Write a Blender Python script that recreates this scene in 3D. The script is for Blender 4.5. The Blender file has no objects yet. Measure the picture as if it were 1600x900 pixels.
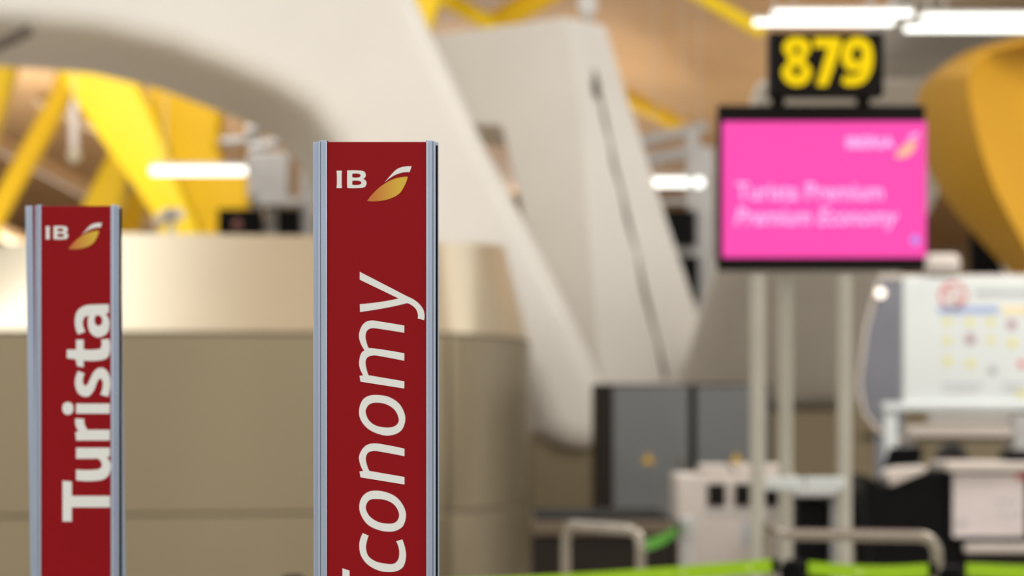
import bpy, bmesh, math, random
from mathutils import Vector, Matrix
from mathutils.geometry import tessellate_polygon
random.seed(7)
C = bpy.context.scene.collection
sc = bpy.context.scene
PI = math.pi

# ------------------------------------------------------------ camera, light
F = 85.0 / 36.0 * 1600.0            # focal length in pixels
CX, HY, EYE = 800.0, 626.0, 1.5     # principal column, horizon row, eye height (m)
cam_d = bpy.data.cameras.new('camera')
cam = bpy.data.objects.new('camera', cam_d)
C.objects.link(cam)
cam.location = (0, 0, EYE)
cam.rotation_euler = (PI / 2, 0, 0)
cam_d.lens = 85.0
cam_d.sensor_width = 36.0
cam_d.shift_y = (HY - 450.0) / 1600.0
cam_d.clip_end = 400
cam_d.dof.use_dof = True
cam_d.dof.focus_distance = 2.87
cam_d.dof.aperture_fstop = 4.4
sc.camera = cam

w = bpy.data.worlds.new('daylight')
sc.world = w
w.use_nodes = True
nt = w.node_tree
bg = nt.nodes['Background']
wtc = nt.nodes.new('ShaderNodeTexCoord')
wsp = nt.nodes.new('ShaderNodeSeparateXYZ')
wcr = nt.nodes.new('ShaderNodeValToRGB')
nt.links.new(wtc.outputs['Generated'], wsp.inputs[0])
wmr = nt.nodes.new('ShaderNodeMapRange')
wmr.inputs['From Min'].default_value = -1.0
nt.links.new(wsp.outputs['Z'], wmr.inputs['Value'])
nt.links.new(wmr.outputs['Result'], wcr.inputs['Fac'])
els = wcr.color_ramp.elements
els[0].position, els[0].color = 0.0, (0.22, 0.19, 0.15, 1)
els[1].position, els[1].color = 1.0, (1.15, 1.12, 1.06, 1)
for pos, col in ((0.46, (0.30, 0.26, 0.21, 1)), (0.53, (0.92, 0.90, 0.865, 1)), (0.75, (1.0, 0.98, 0.94, 1))):
    e = els.new(pos)
    e.color = col
nt.links.new(wcr.outputs['Color'], bg.inputs['Color'])
bg.inputs['Strength'].default_value = 1.0


def area(name, loc, rot, sx, sy, power, col=(1, 0.96, 0.9)):
    l = bpy.data.lights.new(name, 'AREA')
    l.shape = 'RECTANGLE'
    l.size, l.size_y = sx, sy
    l.energy = power
    l.color = col
    o = bpy.data.objects.new(name, l)
    C.objects.link(o)
    o.location = loc
    o.rotation_euler = rot
    return o


# roof skylight of the terminal, over the hall
area('skylight_front', (-5.2, 15.5, 9.0), (0, 0, 0), 5, 7, 260, (0.88, 0.95, 1.0))
area('strut_floodlight', (-5, 27, 6.7), (math.radians(66), 0, 0), 6, 2, 260, (1, 0.98, 0.94))  # added fill to brighten the yellow struts, no real lamp there
# added fills for the concrete, then uplights that wash the slatted ceiling
area('facade_daylight', (4, -7, 5), (math.radians(78), 0, 0), 18, 7, 120, (1, 0.98, 0.95))  # added fill from behind the camera, not a real window
area('skylight_desks', (5.0, 11.0, 7.8), (math.radians(62), 0, math.radians(16)), 4, 4, 700, (1, 0.98, 0.94))  # added fill aimed at the concrete leg, not a roof opening
for ux, uy, up in ((-9, 33, 190), (7, 32, 200), (-14, 56, 1400), (-2, 54, 700), (12, 52, 500), (0, 76, 1200)):
    area('ceiling_uplight', (ux, uy, 3.4), (PI, 0, 0), 8, 8, up, (1, 0.96, 0.9))
sc.view_settings.view_transform = 'Standard'
sc.view_settings.look = 'None'
sc.view_settings.gamma = 1.0
sc.view_settings.use_curve_mapping = False
sc.view_settings.exposure = 0.0


# ------------------------------------------------------------ helpers
def P(px, py, d):
    """world point seen at photo pixel (px, py) at distance d"""
    return Vector(((px - CX) / F * d, d, EYE + (HY - py) / F * d))


def lin(c):
    return tuple(((v / 255.0) / 12.92 if v / 255.0 <= 0.04045 else ((v / 255.0 + 0.055) / 1.055) ** 2.4) for v in c)


def mat(name, rgb, rough=0.6, metal=0.0, var=0.06, scale=6.0, emit=0.0, bump=0.0, stretch=(1, 1, 1), coat=0.0, spec=0.5):
    m = bpy.data.materials.new(name)
    m.use_nodes = True
    n = m.node_tree.nodes
    L = m.node_tree.links
    b = n['Principled BSDF']
    b.inputs['Roughness'].default_value = rough
    b.inputs['Metallic'].default_value = metal
    b.inputs['Specular IOR Level'].default_value = spec
    b.inputs['Coat Weight'].default_value = coat
    c = lin(rgb)
    tc = n.new('ShaderNodeTexCoord')
    mp = n.new('ShaderNodeMapping')
    mp.inputs['Scale'].default_value = stretch
    nz = n.new('ShaderNodeTexNoise')
    nz.inputs['Scale'].default_value = scale
    nz.inputs['Detail'].default_value = 4
    L.new(tc.outputs['Object'], mp.inputs['Vector'])
    L.new(mp.outputs['Vector'], nz.inputs['Vector'])
    cr = n.new('ShaderNodeValToRGB')
    cr.color_ramp.elements[0].position = 0.3
    cr.color_ramp.elements[1].position = 0.7
    cr.color_ramp.elements[0].color = tuple(v * (1 - var) for v in c) + (1,)
    cr.color_ramp.elements[1].color = tuple(min(1, v * (1 + var)) for v in c) + (1,)
    L.new(nz.outputs['Fac'], cr.inputs['Fac'])
    L.new(cr.outputs['Color'], b.inputs['Base Color'])
    if bump:
        bp = n.new('ShaderNodeBump')
        bp.inputs['Strength'].default_value = bump
        bp.inputs['Distance'].default_value = 0.02
        L.new(nz.outputs['Fac'], bp.inputs['Height'])
        L.new(bp.outputs['Normal'], b.inputs['Normal'])
    if emit:
        for e in cr.color_ramp.elements:
            e.color = (c[0] * 0.08, c[1] * 0.08, c[2] * 0.08, 1)
        b.inputs['Emission Color'].default_value = c + (1,)
        b.inputs['Emission Strength'].default_value = emit
    return m


class MB:
    """collects shapes in world coordinates; build() links them as ONE mesh object"""

    def __init__(s):
        s.bm = bmesh.new()

    def box(s, a, b):
        x0, y0, z0 = a
        x1, y1, z1 = b
        v = [s.bm.verts.new(p) for p in ((x0, y0, z0), (x1, y0, z0), (x1, y1, z0), (x0, y1, z0),
                                         (x0, y0, z1), (x1, y0, z1), (x1, y1, z1), (x0, y1, z1))]
        for f in ((0, 1, 5, 4), (1, 2, 6, 5), (2, 3, 7, 6), (3, 0, 4, 7), (4, 5, 6, 7), (3, 2, 1, 0)):
            s.bm.faces.new([v[i] for i in f])
        return s

    def pbox(s, px0, py0, px1, py1, d, th):
        """box whose FRONT face fills the photo rectangle at distance d"""
        a = P(px0, py1, d)
        b = P(px1, py0, d)
        return s.box((a.x, d, a.z), (b.x, d + th, b.z))

    def loft(s, rings, cap=True):
        R = [[s.bm.verts.new(p) for p in r] for r in rings]
        n = len(R[0])
        for a, b in zip(R[:-1], R[1:]):
            for i in range(n):
                s.bm.faces.new((a[i], a[(i + 1) % n], b[(i + 1) % n], b[i]))
        if cap:
            s.bm.faces.new(list(reversed(R[0])))
            s.bm.faces.new(R[-1])
        return s

    def prism(s, pts, vec):
        """polygon of world points extruded along vec"""
        v = Vector(vec)
        return s.loft([[Vector(p) for p in pts], [Vector(p) + v for p in pts]])

    def tube(s, path, r, n=14, closed=False):
        path = [Vector(p) for p in path]
        rings = []
        up = None
        for i, p in enumerate(path):
            t = (path[min(i + 1, len(path) - 1)] - path[max(i - 1, 0)]).normalized()
            if up is None:
                up = Vector((0, 0, 1)) if abs(t.z) < 0.9 else Vector((1, 0, 0))
            a = t.cross(up).normalized()
            b = a.cross(t).normalized()
            up = b
            rr = r[i] if isinstance(r, (list, tuple)) else r
            rings.append([p + (a * math.cos(2 * PI * k / n) + b * math.sin(2 * PI * k / n)) * rr for k in range(n)])
        return s.loft(rings)

    def lathe(s, cx, cy, prof, n=24):
        rings = [[Vector((cx + r * math.cos(2 * PI * k / n), cy + r * math.sin(2 * PI * k / n), z)) for k in range(n)]
                 for r, z in prof]
        return s.loft(rings)

    def ball(s, c, rx, ry, rz, n=16):
        m = Matrix.Translation(c) @ Matrix.Diagonal((rx, ry, rz, 1))
        bmesh.ops.create_uvsphere(s.bm, u_segments=n * 2, v_segments=n, radius=1, matrix=m)
        return s

    def disc(s, c, r, th=0.002, n=24, ring=0.0):
        """upright disc facing the camera (-Y); ring > 0 makes an annulus"""
        o0 = [Vector((c[0] + r * math.cos(2 * PI * k / n), c[1], c[2] + r * math.sin(2 * PI * k / n))) for k in range(n)]
        if not ring:
            return s.prism(o0, (0, th, 0))
        i0 = [Vector((c[0] + (r - ring) * math.cos(2 * PI * k / n), c[1], c[2] + (r - ring) * math.sin(2 * PI * k / n))) for k in range(n)]
        b = Vector((0, th, 0))
        rings = [[p for p in q] for q in (o0, i0, [p + b for p in i0], [p + b for p in o0], o0)]
        return s.loft(rings, cap=False)

    def build(s, name, m, parent=None, bevel=0.0, seg=3, smooth=True, label=None, angle=35):
        bm = s.bm
        bmesh.ops.remove_doubles(bm, verts=bm.verts, dist=1e-6)
        bmesh.ops.recalc_face_normals(bm, faces=bm.faces)
        if parent is None:
            xs = [v.co.x for v in bm.verts]
            ys = [v.co.y for v in bm.verts]
            zs = [v.co.z for v in bm.verts]
            org = Vector(((min(xs) + max(xs)) / 2, (min(ys) + max(ys)) / 2, min(zs)))
        else:
            org = Vector((0, 0, 0))
            q = parent
            while q:
                org += q.location
                q = q.parent
        for v in bm.verts:
            v.co -= org
        me = bpy.data.meshes.new(name)
        bm.to_mesh(me)
        bm.free()
        me.materials.append(m)
        o = bpy.data.objects.new(name, me)
        C.objects.link(o)
        if parent is None:
            o.location = org
        else:
            o.parent = parent
        if smooth:
            for p in me.polygons:
                p.use_smooth = True
            me.set_sharp_from_angle(angle=math.radians(angle))
        if bevel:
            bv = o.modifiers.new('bevel', 'BEVEL')
            bv.width = bevel
            bv.segments = seg
            bv.limit_method = 'ANGLE'
            bv.angle_limit = math.radians(30)
            bv.harden_normals = False
        if label:
            o['label'] = label
        return o


def thing(name, label, cat, loc, group=None):
    o = bpy.data.objects.new(name, None)
    o.empty_display_size = 0.1
    C.objects.link(o)
    o.location = loc
    o['label'] = label
    o['category'] = cat
    if group:
        o['group'] = group
    return o


def tag(o, label, cat, group=None):
    o['label'] = label
    o['category'] = cat
    if group:
        o['group'] = group
    return o


def struct(o):
    o['kind'] = 'structure'
    return o


def curve_pts(spec, steps=7):
    """closed outline: list of (x, y, 'c' corner | 's' smooth) -> sampled points"""
    n = len(spec)
    out = []
    T = []
    for i in range(n):
        a, b = spec[i - 1], spec[(i + 1) % n]
        T.append(((b[0] - a[0]) * 0.5, (b[1] - a[1]) * 0.5))
    for i in range(n):
        p, q = spec[i], spec[(i + 1) % n]
        out.append((p[0], p[1]))
        if p[2] == 'c' and q[2] == 'c':
            continue
        dx, dy = q[0] - p[0], q[1] - p[1]
        L = math.hypot(dx, dy)

        def tan(j, pt):
            t = T[j]
            l = math.hypot(*t) or 1
            return (t[0] / l * L, t[1] / l * L)
        t0 = tan(i, p) if p[2] == 's' else None
        t1 = tan((i + 1) % n, q) if q[2] == 's' else None
        if t0 is None:
            t0 = (2 * dx - t1[0], 2 * dy - t1[1])
            k = L / (math.hypot(*t0) or 1)
            t0 = (t0[0] * k, t0[1] * k)
        if t1 is None:
            t1 = (2 * dx - t0[0], 2 * dy - t0[1])
            k = L / (math.hypot(*t1) or 1)
            t1 = (t1[0] * k, t1[1] * k)
        for s in range(1, steps):
            u = s / steps
            h00 = 2 * u ** 3 - 3 * u ** 2 + 1
            h10 = u ** 3 - 2 * u ** 2 + u
            h01 = -2 * u ** 3 + 3 * u ** 2
            h11 = u ** 3 - u ** 2
            out.append((h00 * p[0] + h10 * t0[0] + h01 * q[0] + h11 * t1[0],
                        h00 * p[1] + h10 * t0[1] + h01 * q[1] + h11 * t1[1]))
    return out


def S(txt):
    """'c1,2 s3,4' -> outline spec"""
    r = []
    for t in txt.split():
        x, y = t[1:].split(',')
        r.append((float(x), float(y), t[0]))
    return r


def glyphs(shapes, to_world, th):
    """shapes: list of [outer, hole, hole...] specs; flat lettering of real thickness th"""
    mb = MB()
    for loops in shapes:
        L = [[to_world(x, y) for x, y in curve_pts(l)] for l in loops]
        flat = [p for l in L for p in l]
        tri = tessellate_polygon([[Vector((p.x, p.z, 0)) for p in l] for l in L])
        f = [mb.bm.verts.new(p) for p in flat]
        b = [mb.bm.verts.new(p + Vector((0, th, 0))) for p in flat]
        for t in tri:
            try:
                mb.bm.faces.new([f[i] for i in t])
                mb.bm.faces.new([b[i] for i in reversed(t)])
            except ValueError:
                pass
        k = 0
        for l in L:
            n = len(l)
            for i in range(n):
                mb.bm.faces.new((f[k + i], f[k + (i + 1) % n], b[k + (i + 1) % n], b[k + i]))
            k += n
    return mb


def words_mesh(mb, text, x, y, z, height, width=None, shear=0.0, offset=0.0, bold=0.0):
    """adds a line of built-in-font lettering facing the camera; (x, z) is its lower left, height = capital height"""
    cu = bpy.data.curves.new('t', 'FONT')
    cu.body = text
    cu.shear = shear
    cu.offset = bold
    cu.extrude = 0.001
    cu.resolution_u = 3
    o = bpy.data.objects.new('t', cu)
    C.objects.link(o)
    dg = bpy.context.evaluated_depsgraph_get()
    me = bpy.data.meshes.new_from_object(o.evaluated_get(dg))
    xs = [v.co.x for v in me.vertices]
    k = height / 0.70
    kx = k if width is None else width / (max(xs) - min(xs))
    x0 = min(xs)
    for v in me.vertices:
        cx, cy, cz = v.co
        v.co = (x + (cx - x0) * kx, y - cz, z + cy * k)
    mb.bm.from_mesh(me)
    bpy.data.objects.remove(o)
    bpy.data.curves.remove(cu)
    bpy.data.meshes.remove(me)
    return mb


# ------------------------------------------------------------ materials
M = {}
M['concrete'] = mat('pale_concrete', (222, 216, 207), 0.55, var=0.03, scale=1.2)
M['joint'] = mat('dark_joint', (92, 82, 72), 0.8)
M['yellow'] = mat('yellow_paint', (252, 214, 0), 0.5, var=0.03, scale=2)
M['ochre'] = mat('ochre_paint', (250, 204, 0), 0.6, var=0.03, scale=2)  # same yellow as the other struts, with shade put into the colour
M['ochre2'] = mat('deep_ochre_paint', (180, 130, 0), 0.6, var=0.03, scale=2)  # same yellow paint, colour darkened to stand in for lower light
M['alu'] = mat('brushed_aluminium', (168, 180, 200), 0.34, 0.75, var=0.05, scale=30, stretch=(8, 8, 0.4))
M['alu_edge'] = mat('polished_aluminium', (196, 206, 224), 0.25, 0.9, var=0.03, scale=30)
M['groove'] = mat('dark_groove', (52, 56, 66), 0.5, 0.2)
M['black'] = mat('black_plastic', (5, 4, 4), 0.6, var=0.1, spec=0.12)
M['blackbrown'] = mat('dark_brown_casing', (16, 10, 6), 0.55, var=0.1, spec=0.15)
M['red'] = mat('red_panel', (147, 2, 15), 0.45, var=0.035, scale=5, spec=0.16)
M['print_white'] = mat('white_print', (236, 238, 234), 0.5, var=0.02)
M['steel'] = mat('stainless_steel', (158, 148, 134), 0.22, 0.95, var=0.08, scale=10)
M['pole'] = mat('grey_painted_steel', (182, 176, 162), 0.45, 0.3, var=0.04)
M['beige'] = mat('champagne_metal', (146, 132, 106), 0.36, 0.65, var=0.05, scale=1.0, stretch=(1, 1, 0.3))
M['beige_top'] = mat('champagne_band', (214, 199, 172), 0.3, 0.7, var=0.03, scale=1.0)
M['seam'] = mat('seam_shadow_gap', (92, 80, 62), 0.7)
M['cabinet'] = mat('dark_grey_steel', (112, 113, 112), 0.38, 0.55, var=0.08, scale=1.5)
M['cabinet_side'] = mat('dark_brown_steel', (30, 23, 16), 0.5, spec=0.2)
M['offwhite'] = mat('off_white_laminate', (190, 178, 168), 0.5, var=0.03)
M['board'] = mat('white_board', (206, 209, 206), 0.5, var=0.02)
M['greymetal'] = mat('grey_metal', (176, 173, 170), 0.5, 0.2)
M['green'] = mat('lime_webbing', (160, 205, 0), 0.6, var=0.08, scale=40)
M['pale_lime'] = mat('pale_lime', (205, 225, 120), 0.6)
M['darkgreen'] = mat('green_webbing', (70, 150, 10), 0.6, var=0.08, scale=40)
M['skin'] = mat('skin', (196, 142, 112), 0.5)
M['hair'] = mat('black_hair', (14, 11, 10), 0.45)
M['navy'] = mat('navy_cloth', (28, 32, 48), 0.8)
M['lamp'] = mat('lamp_glow', (255, 255, 246), 0.4, emit=2.6)
M['bulb'] = mat('bulb_glow', (255, 240, 225), 0.4, emit=2.5)  # glow for the lamp reflection on the side partition
M['pink'] = mat('pink_screen', (255, 80, 178), 0.6, emit=1.0, spec=0.1, var=0.02)
M['screen_text'] = mat('screen_text', (250, 190, 250), 0.6, emit=1.0, spec=0.1, var=0.02)
M['screen_gold'] = mat('screen_gold', (250, 190, 150), 0.4, emit=0.95)
M['screen_blue'] = mat('screen_blue', (190, 140, 240), 0.4, emit=0.9)
M['digit'] = mat('digit_yellow', (250, 212, 6), 0.6, emit=1.0, spec=0.1, var=0.02)
M['rust'] = mat('printed_red', (200, 80, 80), 0.6)
M['pblue'] = mat('printed_blue', (150, 165, 200), 0.6)
M['pyellow'] = mat('printed_yellow', (212, 206, 130), 0.6)
M['psand'] = mat('printed_sand', (226, 208, 160), 0.6)
M['pgrey'] = mat('printed_grey', (168, 168, 170), 0.6)
M['pmauve'] = mat('printed_mauve', (170, 140, 145), 0.6)
M['paper'] = mat('pale_paper', (205, 192, 188), 0.6)
M['bluegrey'] = mat('blue_grey_panel', (112, 112, 118), 0.5, 0.2, var=0.1, scale=2)


def gold_leaf():
    m = mat('gold_print', (215, 160, 50), 0.5)
    n, L = m.node_tree.nodes, m.node_tree.links
    tc = n.new('ShaderNodeTexCoord')
    sp = n.new('ShaderNodeSeparateXYZ')
    L.new(tc.outputs['Generated'], sp.inputs[0])
    cr = n.new('ShaderNodeValToRGB')
    cr.color_ramp.elements[0].position = 0.15
    cr.color_ramp.elements[0].color = lin((205, 122, 44)) + (1,)
    cr.color_ramp.elements[1].position = 0.85
    cr.color_ramp.elements[1].color = lin((222, 184, 52)) + (1,)
    L.new(sp.outputs['X'], cr.inputs['Fac'])
    L.new(cr.outputs['Color'], n['Principled BSDF'].inputs['Base Color'])
    return m


M['gold'] = gold_leaf()


def bamboo():
    m = mat('bamboo_slats', (204, 168, 122), 0.6, var=0.12, scale=0.35)
    n, L = m.node_tree.nodes, m.node_tree.links
    b = n['Principled BSDF']
    tc = n.new('ShaderNodeTexCoord')
    wv = n.new('ShaderNodeTexWave')
    wv.bands_direction = 'DIAGONAL'
    wv.inputs['Scale'].default_value = 1.6
    wv.inputs['Distortion'].default_value = 0.3
    L.new(tc.outputs['Object'], wv.inputs['Vector'])
    mx = n.new('ShaderNodeMix')
    mx.data_type = 'RGBA'
    mx.blend_type = 'MULTIPLY'
    mx.inputs[0].default_value = 1.0
    cr = n.new('ShaderNodeValToRGB')
    cr.color_ramp.elements[0].color = (0.72, 0.66, 0.58, 1)
    cr.color_ramp.elements[0].position = 0.2
    cr.color_ramp.elements[1].color = (1, 1, 1, 1)
    cr.color_ramp.elements[1].position = 0.6
    L.new(wv.outputs['Fac'], cr.inputs['Fac'])
    src = b.inputs['Base Color'].links[0].from_socket
    L.new(src, mx.inputs['A'])
    L.new(cr.outputs['Color'], mx.inputs['B'])
    L.new(mx.outputs['Result'], b.inputs['Base Color'])
    return m


M['bamboo'] = bamboo()


def tiles():
    m = mat('polished_stone_floor', (188, 182, 172), 0.22, var=0.05, scale=0.8)
    n, L = m.node_tree.nodes, m.node_tree.links
    b = n['Principled BSDF']
    tc = n.new('ShaderNodeTexCoord')
    br = n.new('ShaderNodeTexBrick')
    br.inputs['Scale'].default_value = 1.0
    br.inputs['Mortar Size'].default_value = 0.006
    br.offset = 0.0
    br.inputs['Color1'].default_value = lin((190, 184, 174)) + (1,)
    br.inputs['Color2'].default_value = lin((182, 176, 166)) + (1,)
    br.inputs['Mortar'].default_value = lin((130, 124, 116)) + (1,)
    L.new(tc.outputs['Object'], br.inputs['Vector'])
    L.new(br.outputs['Color'], b.inputs['Base Color'])
    return m


M['floor'] = tiles()

# ------------------------------------------------------------ the setting
struct(MB().box((-30, -8, -0.3), (30, 95, 0)).build('floor', M['floor'], smooth=False))
# undulating slatted ceiling, from the edge of the skylight to the far end of the hall
mb = MB()
nx, ny = 60, 44
vs = []
for j in range(ny + 1):
    row = []
    for i in range(nx + 1):
        x = -28 + 56 * i / nx
        y = 29 + 66 * j / ny
        z = 8.6 + 0.75 * math.sin(y * 0.16 + x * 0.12) + 0.35 * math.sin(x * 0.35)
        row.append(mb.bm.verts.new((x, y, z)))
    vs.append(row)
for j in range(ny):
    for i in range(nx):
        mb.bm.faces.new((vs[j][i], vs[j][i + 1], vs[j + 1][i + 1], vs[j + 1][i]))
ceil = struct(mb.build('ceiling', M['bamboo']))
sol = ceil.modifiers.new('thick', 'SOLIDIFY')
sol.thickness = 0.25
sol.offset = 1
M['rib'] = mat('pale_ceiling_rib', (222, 196, 158), 0.6)
for i, (p0, p1) in enumerate(((P(-40, 205, 50), P(300, 385, 50)), (P(-60, 330, 56), P(160, 440, 56)), (P(60, 150, 52), P(420, 330, 52)))):
    struct(MB().tube([p0, p1], 0.16, 8).build('trim_%d' % (i + 1), M['rib']))
mb = MB()  # unseen slatted piece added overhead for the warm reflection in the enclosure band
g = [[mb.bm.verts.new((-1.9 + 4.6 * i / 20, 13 + 6.6 * j / 8, 8.6 + 0.3 * math.sin(i * 0.9))) for i in range(21)] for j in range(9)]
for j in range(8):
    for i in range(20):
        mb.bm.faces.new((g[j][i], g[j][i + 1], g[j + 1][i + 1], g[j + 1][i]))
struct(mb.build('ceiling', M['bamboo'])).modifiers.new('thick', 'SOLIDIFY').thickness = 0.25
M['farwall'] = mat('far_wall', (176, 150, 120), 0.7, var=0.12, scale=0.3)
struct(MB().box((-30, 94, 0), (30, 94.5, 9.6)).build('wall_back', M['farwall'], smooth=False))

# ------------------------------------------------------------ concrete pylons
pyl = thing('concrete_pylon', 'huge off-white concrete pylon of joined leaning legs behind enclosure and display', 'pillar', (0.6, 23.5, 0))


def pylon_arch():
    d, th = 22.0, 3.0
    pts = [(-500, -420), (460, -420), (656, 0), (684, 60), (762, 225), (826, 345), (890, 470), (950, 600), (955, 702),
           (880, 702), (848, 672), (820, 592), (780, 540), (690, 480), (620, 410), (570, 340), (540, 270), (515, 215),
           (480, 172), (430, 142), (360, 112), (270, 78), (150, 50), (0, 38), (-250, 30), (-500, 30)]
    f = [P(x, y, d) for x, y in pts]
    mb = MB()
    mb.prism(f, (-0.55, th, 0))
    t = pyl
    o = mb.build('arch_body', M['concrete'], t, bevel=0.42, seg=7, angle=60)
    # dark joint on the underside at the left
    a, b = P(-20, 78, 21.9), P(48, 46, 21.9)
    j = MB().tube([a, b], 0.055).build('joint_slot', M['joint'], t)
    # plinth the foot stands on
    MB().box((0.15, 22.3, 0.0), (1.0, 24.6, 1.2)).build('plinth', M['beige'], t, bevel=0.03)
    return t


pylon_arch()


def pylon_leg():
    t = pyl
    #       y     L    K    R
    rows = [(34, 640, 884, 946), (70, 645, 892, 954), (130, 650, 902, 972), (186, 655, 908, 990), (196, 784, 909, 994),
            (260, 800, 912, 1014), (340, 818, 918, 1040), (460, 860, 928, 1080), (600, 905, 940, 1122), (760, 925, 950, 1160)]
    dL, dK, dR = 25.2, 24.2, 25.0
    back = 2.2
    rings = []
    for y, l, k, r in rows:
        yy = y if y > 60 else y + 12
        m = 786 if l < 780 else l + 3
        dep = lambda q: dK + (dL - dK) * (k - q) / 265.0
        l0, m0, k0, r0 = P(l, yy, dep(l)), P(m, yy, dep(m)), P(k, y, dK), P(r, y, dR)
        if y < 60:
            l0, m0, k0, r0 = P(l, 60, dep(l)), P(m, 40, dep(m)), P(k, 27, dK), P(r, 40, dR)
        rings.append([l0, m0, k0, r0, r0 + Vector((-0.1, back, 0)), l0 + Vector((0.1, back, 0))])
    MB().loft(rings).build('leg_body', M['concrete'], t, bevel=0.2, seg=6, angle=32)
    # seam running down the narrow face
    sp = []
    for y, fr in ((110, .42), (130, .42), (260, .46), (340, .5), (460, .52), (590, .55)):
        for r0, r1 in zip(rows[:-1], rows[1:]):
            if r0[0] <= y <= r1[0]:
                u = (y - r0[0]) / (r1[0] - r0[0])
                k = r0[2] + (r1[2] - r0[2]) * u
                r = r0[3] + (r1[3] - r0[3]) * u
                a, b = P(k, y, dK), P(r, y, dR)
                sp.append(a.lerp(b, fr) + Vector((0, -0.012, 0)))
    MB().tube(sp, 0.024, 8).build('seam', M['joint'], t)
    a = P(931, 138, 24.45)
    MB().ball(a, 0.045, 0.04, 0.12, 8).build('drain_hole', M['joint'], t)
    return t


pylon_leg()


def pylon_shaded():
    t = pyl
    rows = [(124, 1178, 1206, 1560, 18.7), (260, 1146, 1190, 1490, 20.3), (400, 1118, 1160, 1420, 22.0), (480, 1092, 1135, 1388, 23.0),
            (590, 1060, 1092, 1350, 24.4), (640, 1050, 1078, 1340, 25.0)]
    rings = []
    for y, l, k, r, d in rows:
        l0, k0, r0 = P(l, y, d + 0.28), P(k + 6, y, d), P(r, y, d + 0.3)
        rings.append([l0, k0, r0, r0 + Vector((0.1, 1.3, 0.1)), l0 + Vector((0.12, 0.7, 0.0))])
    MB().loft(rings).build('leg_body', M['concrete'], t, bevel=0.08, seg=4, angle=50)
    a = P(1200, 640, 25.0)
    MB().box((1.75, 24.9, 0), (3.6, 26.3, a.z)).build('plinth', M['beige'], t, bevel=0.03)
    return t


pylon_shaded()


# ------------------------------------------------------------ yellow steel struts
def strut(rows, d, label, m='yellow', depth=0.5, group=None, fold=0.1, at=0.7):
    """rows: (y, xl, xr) photo rows; a folded box strut with a ridge, real depth"""
    rings = []
    for y, l, r in rows:
        a, b = P(l, y, d), P(r, y, d)
        mid = a.lerp(b, at) + Vector((0, -depth * fold, 0))
        rings.append([a, mid, b, b + Vector((0, depth, 0)), a + Vector((0, depth, 0))])
    o = MB().loft(rings).build('yellow_strut', M[m], bevel=0.05, seg=3)
    return tag(o, label, 'strut', group)


strut([(88, 86, 190), (125, 98, 212), (170, 125, 235), (220, 158, 255), (270, 195, 272), (330, 235, 298), (400, 262, 325), (520, 300, 370), (960, 440, 540)], 32,
      'broad bright yellow strut leaning down right, behind the left sign', depth=0.6)
strut([(108, 222, 340), (150, 234, 348), (230, 262, 338), (262, 275, 350), (275, 280, 388), (320, 296, 388), (400, 322, 345), (520, 360, 385), (900, 480, 520)], 34,
      'wide ochre yellow strut behind the long tube lamp at left', 'ochre', 0.6)
strut([(110, 88, 120), (145, 78, 112), (220, 36, 72), (300, -8, 26), (420, -75, -40), (900, -340, -300)], 36, 'thin yellow strut leaning down left to the photo edge', 'ochre', 0.3)
strut([(232, 172, 208), (275, 150, 198), (320, 128, 190), (420, 80, 150), (930, -100, -50)], 38, 'short bright yellow strut end just above the left sign', depth=0.4)
strut([(300, 200, 232), (400, 160, 205), (600, 90, 130), (900, 0, 40)], 40, 'dull yellow strut low behind the broad yellow strut', 'ochre', 0.4)
strut([(90, -20, 26), (145, -30, 12), (190, -45, -2), (300, -80, -45), (880, -260, -220)], 37, 'yellow strut tip cut off at the left photo edge', depth=0.4)
strut([(-20, 641, 696), (0, 642, 690), (48, 652, 672), (200, 690, 705), (880, 830, 850)], 32, 'yellow strut tip rising beside the arch at top', depth=0.3)


def bar(p0, p1, r, label, m='yellow'):
    o = MB().tube([p0, p1], r, 10).build('yellow_brace', M[m])
    return tag(o, label, 'brace')


bar(P(655, -25, 33.0), P(775, 42, 33.0), 0.11, 'thin yellow brace sloping down right above the concrete leg')
bar(P(760, 45, 34.0), P(880, -25, 34.0), 0.17, 'thick yellow brace sloping up right above the concrete leg', 'ochre')
bar(P(1070, -20, 30.0), P(1192, 50, 30.0), 0.085, 'thin yellow brace crossing the ceiling left of the number sign')
bar(P(960, 140, 50.0), P(1068, 198, 55.0), 0.16, 'ochre brace on the ceiling right of the concrete leg', 'ochre')


def big_yellow():
    d = 17.0
    rows = [(56, 1600, 1640, 1760), (68, 1550, 1600, 1740), (82, 1508, 1545, 1720), (100, 1478, 1522, 1715), (118, 1460, 1514, 1712), (145, 1454, 1514, 1712), (190, 1458, 1522, 1716),
            (240, 1468, 1535, 1722), (290, 1492, 1552, 1732), (330, 1522, 1572, 1742), (370, 1558, 1594, 1752), (410, 1596, 1615, 1762), (500, 1680, 1690, 1785), (720, 1780, 1790, 1830), (1010, 1880, 1890, 1910)]
    rings = []
    for y, l, k, r in rows:
        l0, k0, r0 = P(l, y, d + 0.5), P(k, y, d), P(r, y, d + 0.8)
        rings.append([l0, k0, r0, r0 + Vector((0, 0.6, 0)), l0 + Vector((0, 0.6, 0))])
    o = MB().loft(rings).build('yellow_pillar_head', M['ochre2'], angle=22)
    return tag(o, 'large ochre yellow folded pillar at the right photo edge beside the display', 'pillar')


big_yellow()


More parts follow.
